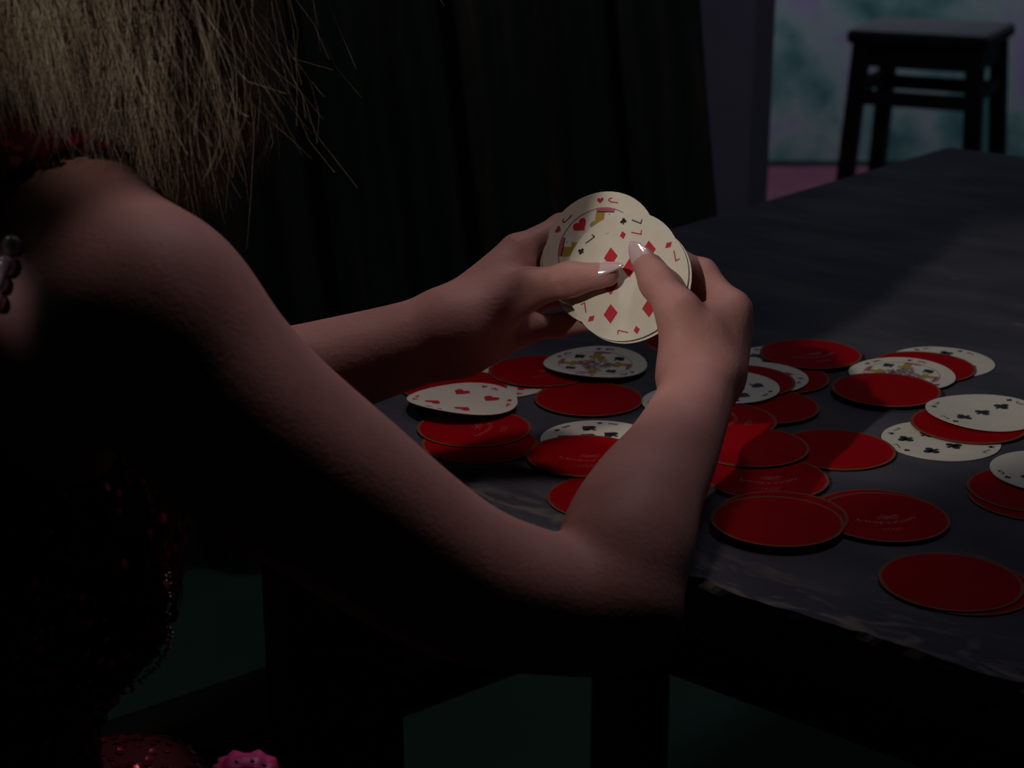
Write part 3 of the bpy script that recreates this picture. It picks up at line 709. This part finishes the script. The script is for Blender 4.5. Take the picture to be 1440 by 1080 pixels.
PIPS = {'7': [(-.331, .494), (.331, .494), (-.331, 0), (.331, 0), (-.331, -.494), (.331, -.494), (0, .247)],
        '4': [(-.33, .42), (.33, .42), (-.33, -.42), (.33, -.42)], '3': [(0, .5), (0, 0), (0, -.5)], '5': [(-.33, .42), (.33, .42), (-.33, -.42), (.33, -.42), (0, 0)],
        '8': [(-.331, .494), (.331, .494), (-.331, 0), (.331, 0), (-.331, -.494), (.331, -.494), (0, .247), (0, -.247)],
        '6': [(-.331, .47), (.331, .47), (-.331, 0), (.331, 0), (-.331, -.47), (.331, -.47)], '9': [(-.331, .55), (.331, .55), (-.331, .18), (.331, .18), (-.331, -.18), (.331, -.18), (-.331, -.55), (.331, -.55), (0, 0)]}
MATS = ['pip_red', 'pip_black', 'p_yellow', 'p_violet', 'p_rose', 'p_white', 'p_grey', 'red_back', 'scroll']
class Print:
    def __init__(s, bend): s.V = []; s.F = []; s.Mi = []; s.b = bend
    def poly(s, pts, mat, lift=0.0):
        k = len(s.V)
        for x, y in pts: s.V.append((x*CR, y*CR, CT + 0.00012 + lift + s.b(x*CR, y*CR)))
        s.F.append(list(range(k, k+len(pts)))); s.Mi.append(MATS.index(mat))
    def stroke(s, pts, wd, mat, lift=0.0):
        for (a, b) in zip(pts, pts[1:]):
            dx, dy = b[0]-a[0], b[1]-a[1]; l = math.hypot(dx, dy) or 1; nx, ny = -dy/l*wd/2, dx/l*wd/2; ex, ey = dx/l*wd*.4, dy/l*wd*.4
            s.poly([(a[0]+nx-ex, a[1]+ny-ey), (a[0]-nx-ex, a[1]-ny-ey), (b[0]-nx+ex, b[1]-ny+ey), (b[0]+nx+ex, b[1]+ny+ey)], mat, lift)
    def put(s, polys, cx, cy, size, rot, mat, lift=0.0):
        c, n = math.cos(rot), math.sin(rot)
        for p in polys: s.poly([(cx + size*(x*c - y*n), cy + size*(x*n + y*c)) for x, y in p], mat, lift)
    def glyph(s, g, cx, cy, size, rot, mat):
        c, n = math.cos(rot), math.sin(rot)
        for st in GL[g]: s.stroke([(cx + size*(x*.75*c - y*n), cy + size*(x*.75*n + y*c)) for x, y in st], size*0.24, mat)
    def annulus(s, r0, r1, mat, a0=0, a1=2*math.pi, n=64, lift=0.0):
        for i in range(n):
            a, b = a0+(a1-a0)*i/n, a0+(a1-a0)*(i+1)/n
            s.poly([(r0*math.cos(a), r0*math.sin(a)), (r1*math.cos(a), r1*math.sin(a)), (r1*math.cos(b), r1*math.sin(b)), (r0*math.cos(b), r0*math.sin(b))], mat, lift)
    def mesh(s, name):
        me = mesh(name, s.V, s.F); me.polygons.foreach_set('material_index', s.Mi)
        for m in MATS: me.materials.append(M[m])
        return me
def print_face(rank, suit, bend, seed):
    p = Print(bend); col = 'pip_red' if suit in ('heart', 'diamond') else 'pip_black'; r4 = random.Random(seed)
    for a in (90, 30, 270, 210):             # four small indices read clockwise around the edge
        a0 = math.radians(a + 8); a1 = math.radians(a - 8)
        p.put(shape(suit), .85*math.cos(a0), .85*math.sin(a0), .065 if suit != 'diamond' else .075, a0 - math.pi/2, col)
        p.glyph(rank, .85*math.cos(a1), .85*math.sin(a1), .085, a1 - math.pi, col)
    if rank in PIPS:
        for x, y in PIPS[rank]:
            p.put(shape(suit), x, y, .17, 0 if y >= 0 else math.pi, col)
    else:
        p.annulus(.70, .715, 'p_violet')
        for k in range(4):
            a = math.radians(30 + 90*k)
            q = lambda r, d: (r*math.cos(a+math.radians(d)), r*math.sin(a+math.radians(d)))
            p.poly([q(.66, -15), q(.72, -15), q(.72, -5), q(.72, 5), q(.72, 13), q(.66, 13)], 'p_rose', .00002)
            p.poly([q(.645, -15), q(.665, -15), q(.665, 13), q(.645, 13)], 'pip_black', .00004)
            p.poly([q(.645, -1), q(.645, 14), q(.50, 17), q(.48, -1)], 'p_yellow', .00003)
            p.poly([q(.645, -18), q(.645, -1), q(.50, -1), q(.50, -22)], 'p_white', .00003)
            p.poly([q(.60, -11), q(.61, -8), q(.58, -8)], 'p_violet', .00006)
            p.poly([q(.50, -12), q(.51, 22), q(.40, 28), q(.38, -12)], 'p_yellow', .00005)
            p.poly([q(.44, 20), q(.50, 24), q(.46, 30), q(.40, 27)], 'p_grey', .00006)
            b = a + math.pi/4
            p.put(shape(suit), .56*math.cos(b), .56*math.sin(b), .14, b - math.pi/2, col, .00005)
        n = 19
        for i in range(n):
            for j in range(n):
                x, y = (i+.5)/n*2-1, (j+.5)/n*2-1
                rr, an = math.hypot(x, y), math.atan2(y, x) - math.radians(30)
                if rr < 0.66 + 0.34*abs(math.cos(2*an))**3 * (1 if math.cos(4*an) > 0 else 0):
                    x *= .46; y *= .46; d = .46/n*.98
                    p.poly([(x-d, y-d), (x+d, y-d), (x+d, y+d), (x-d, y+d)], r4.choice(['p_violet', 'p_violet', 'p_grey', 'p_grey', 'p_yellow', 'p_rose', 'pip_black', 'p_white']), .00002)
    return p.mesh('printed_face')
def print_back(bend, seed):
    p = Print(bend); r4 = random.Random(seed); n = 64
    p.annulus(0.55, 0.945, 'red_back'); p.annulus(0.0001, 0.55, 'red_back')
    if seed % 2 == 0:
        for k in range(15):                  # worn scrollwork on an arc across the middle
            a = math.radians(215 + k*8); x, y = .48*math.cos(a)*1.1, .10 + .48*math.sin(a)*.75
            for _ in range(2):
                p.stroke([(x + r4.uniform(-.04, .04), y + r4.uniform(-.05, .05)) for _ in range(4)], .012, 'scroll', .00004)
        for k in range(4):
            p.stroke([(-.12 + .08*k + .035*math.cos(t*.9), -.52 + .05*math.sin(t*.9)) for t in range(7)], .012, 'scroll', .00004)
        for k in range(5):
            p.stroke([(r4.uniform(-.15, .25), r4.uniform(-.15, .05)) for _ in range(4)], .011, 'scroll', .00004)
    return p.mesh('printed_back')
BACKS = {}
card_n = 0
def make_card(face, label, group, curl=0.0, curl_ang=0.0):
    global card_n; card_n += 1
    bend = bend_fn(curl, curl_ang)
    if face is None:
        key = (curl, curl_ang, card_n % 2)
        if key not in BACKS: BACKS[key] = (disc_mesh('playing_card', bend), print_back(bend, card_n)); BACKS[key][0].materials.append(M['rim'])
        me, pm = BACKS[key]
        c = link('playing_card', me); link('printed_back', pm, c)
    else:
        c = link('playing_card', disc_mesh('playing_card', bend), None, M['cream']); link('printed_face', print_face(face[0], face[1], bend, card_n), c)['kind'] = 'stuff'
    tag(c, label, 'card', group)
    return c
GT = 'round cards scattered on the table'
def lay(u, v, layer, face, rot, label, curl=0.0, curl_ang=0.0, tilt=(0, 0)):
    z = 0.0004 + layer*0.00085
    q = on_plane(u, v, TZ + z)
    c = make_card(face, label, GT, curl, curl_ang)
    c.location = q; c.rotation_euler = (math.radians(tilt[0]), math.radians(tilt[1]), math.radians(rot))
    if tilt != (0, 0): c.location.z += CR*math.sin(math.radians(abs(tilt[0])+abs(tilt[1])))
    return c
S, H_, D_, C_ = 'spade', 'heart', 'diamond', 'club'
# left of the forearm
lay(700, 537, 0, ('9', H_), 20, 'white card almost hidden under red-backed cards left of the spades court card')
lay(638, 543, 1, None, 0, 'red-backed card half covered by the four of hearts')
lay(828, 561, 1, None, 30, 'red-backed card just below the white court card of spades')
lay(760, 522, 2, None, 60, 'red-backed card directly left of the white court card of spades')
lay(837, 513, 4, ('Q', S), 45, 'white court card of spades lying on red-backed cards below the held fan', 2.0, 0.3)
lay(650, 569, 3, ('4', H_), -35, 'white four of hearts lying at the left end of the cards', 2.5, 1.57, (-3, 0))
lay(675, 624, 0, None, 10, 'red-backed card, lower of the shaded pair below the four of hearts')
lay(667, 602, 1, None, 80, 'shaded red-backed card right below the four of hearts')
lay(842, 619, 0, ('8', S), 48, 'white card with black spades peeking out above a red-backed card by the forearm')
lay(824, 641, 2, None, 0, 'red-backed card covering the lower half of the spades card left of the forearm')
lay(858, 700, 0, None, 40, 'red-backed card nearest the table edge left of the forearm')
lay(980, 567, 1, ('K', H_), 100, 'white court card mostly hidden behind the raised forearm')
# right of the forearm
lay(1100, 508, 0, ('6', S), 20, 'white card under the farthest red-backed card right of the wrist')
lay(1140, 498, 3, None, 20, 'farthest red-backed card right of the wrist')
lay(1092, 531, 1, None, 50, 'red-backed card beneath the white red-index card beside the wrist')
lay(1062, 531, 3, ('9', D_), 75, 'white card with small red indices beside the wrist')
lay(1043, 536, 4, None, 0, 'red-backed card sandwiched between two white cards beside the wrist')
lay(1020, 544, 5, ('8', S), 60, 'white spades card lying on top of the pile beside the wrist')
lay(1074, 571, 2, None, 15, 'dark red-backed card in the hand shadow below the pile at the wrist')
lay(1012, 591, 4, None, 70, 'red-backed card mostly hidden behind the forearm below the white spades pile')
lay(1175, 632, 1, None, 25, 'red-backed card in the middle of the table, right of the big overlapping pair')
lay(1078, 672, 2, None, 0, 'red-backed card under two others, right edge showing beside the forearm')
lay(1054, 628, 4, None, 55, 'red-backed card with a lit left side beside the forearm')
lay(1100, 725, 3, None, 10, 'red-backed card showing as a thin crescent under the nearest card by the elbow')
lay(1235, 722, 1, None, 35, 'red-backed card, lower of the pair right of the elbow')
lay(1242, 727, 2, None, 5, 'red-backed card, upper of the pair right of the elbow')
lay(1093, 733, 5, None, 0, 'red-backed card nearest the elbow, lying on top of its pile')
lay(1352, 823, 0, None, 0, 'red-backed card showing as a thin rim under the frontmost card')
lay(1337, 818, 1, None, -8, 'frontmost red-backed card near the front table edge at the right')
lay(1325, 509, 0, ('6', C_), 15, 'farthest white card at the right, half under a red-backed card')
lay(1298, 516, 1, None, 20, 'red-backed card showing as a crescent between two white cards at the right')
lay(1268, 527, 2, ('K', S), 30, 'white court card partly covered by a red-backed card at the right', 1.0, 0.5)
lay(1246, 548, 4, None, 0, 'red-backed card lying on the white court card at the right')
lay(1323, 620, 0, ('7', C_), -62, 'white seven of clubs at the right, partly covered by a red-backed card')
lay(1362, 597, 2, None, 0, 'dark red-backed card sandwiched between two white clubs cards', 0, 0)
lay(1382, 581, 4, ('3', C_), -55, 'white three of clubs on top at the right edge', 1.5, 1.3)
lay(1452, 700, 0, None, 20, 'red-backed card at the right edge, lowest of its little stack')
lay(1450, 689, 1, None, 60, 'red-backed card at the right edge under a white clubs card')
lay(1481, 664, 3, ('5', C_), -20, 'white clubs card cut off at the right edge of view')
# the fan in the hands
GH = 'round cards held in the hands'
MAJ = (0.57*RT + 0.82*UPC)
def hold(u, v, back, face, rot, label, dn=(0, 0, 0), curl=0.0):
    n = (NCARD + Vector(dn)).normalized()
    c0 = P(886, 394, 1.136); q = P(u, v, 1.0) - camo.location
    t = (c0 - n*0 - camo.location).dot(NCARD)/q.dot(NCARD)
    c = make_card(face, label, GH, curl, 0.4)
    up = (UPC - n*UPC.dot(n)).normalized(); x = up.cross(n)
    m = Matrix((x, up, n)).transposed().to_4x4()
    c.matrix_world = Matrix.Translation(camo.location + q*t - NCARD*back) @ m @ Matrix.Rotation(math.radians(rot), 4, 'Z')
    return c
hold(886, 397, 0.0000, ('7', D_), 8, 'white seven of diamonds in front of the fan, under both thumbs')
hold(874, 379, 0.0009, ('7', C_), 58, 'white seven of clubs just behind the seven of diamonds in the fan')
hold(837, 345, 0.0052, ('J', H_), 57, 'white jack of hearts at the upper left of the held fan', (0.02, -0.01, 0.0))
hold(833, 349, 0.0062, ('9', S), 50, 'white card showing as a thin rim behind the jack of hearts', (0.02, -0.01, 0.0))
hold(850, 370, 0.0076, ('5', D_), 110, 'white card at the back of the held fan, rim showing below the left thumb', (0.01, 0.0, 0.0))
hold(889, 399, 0.0018, ('8', S), 200, 'rearmost white card of the held fan, rim showing at the lower right')
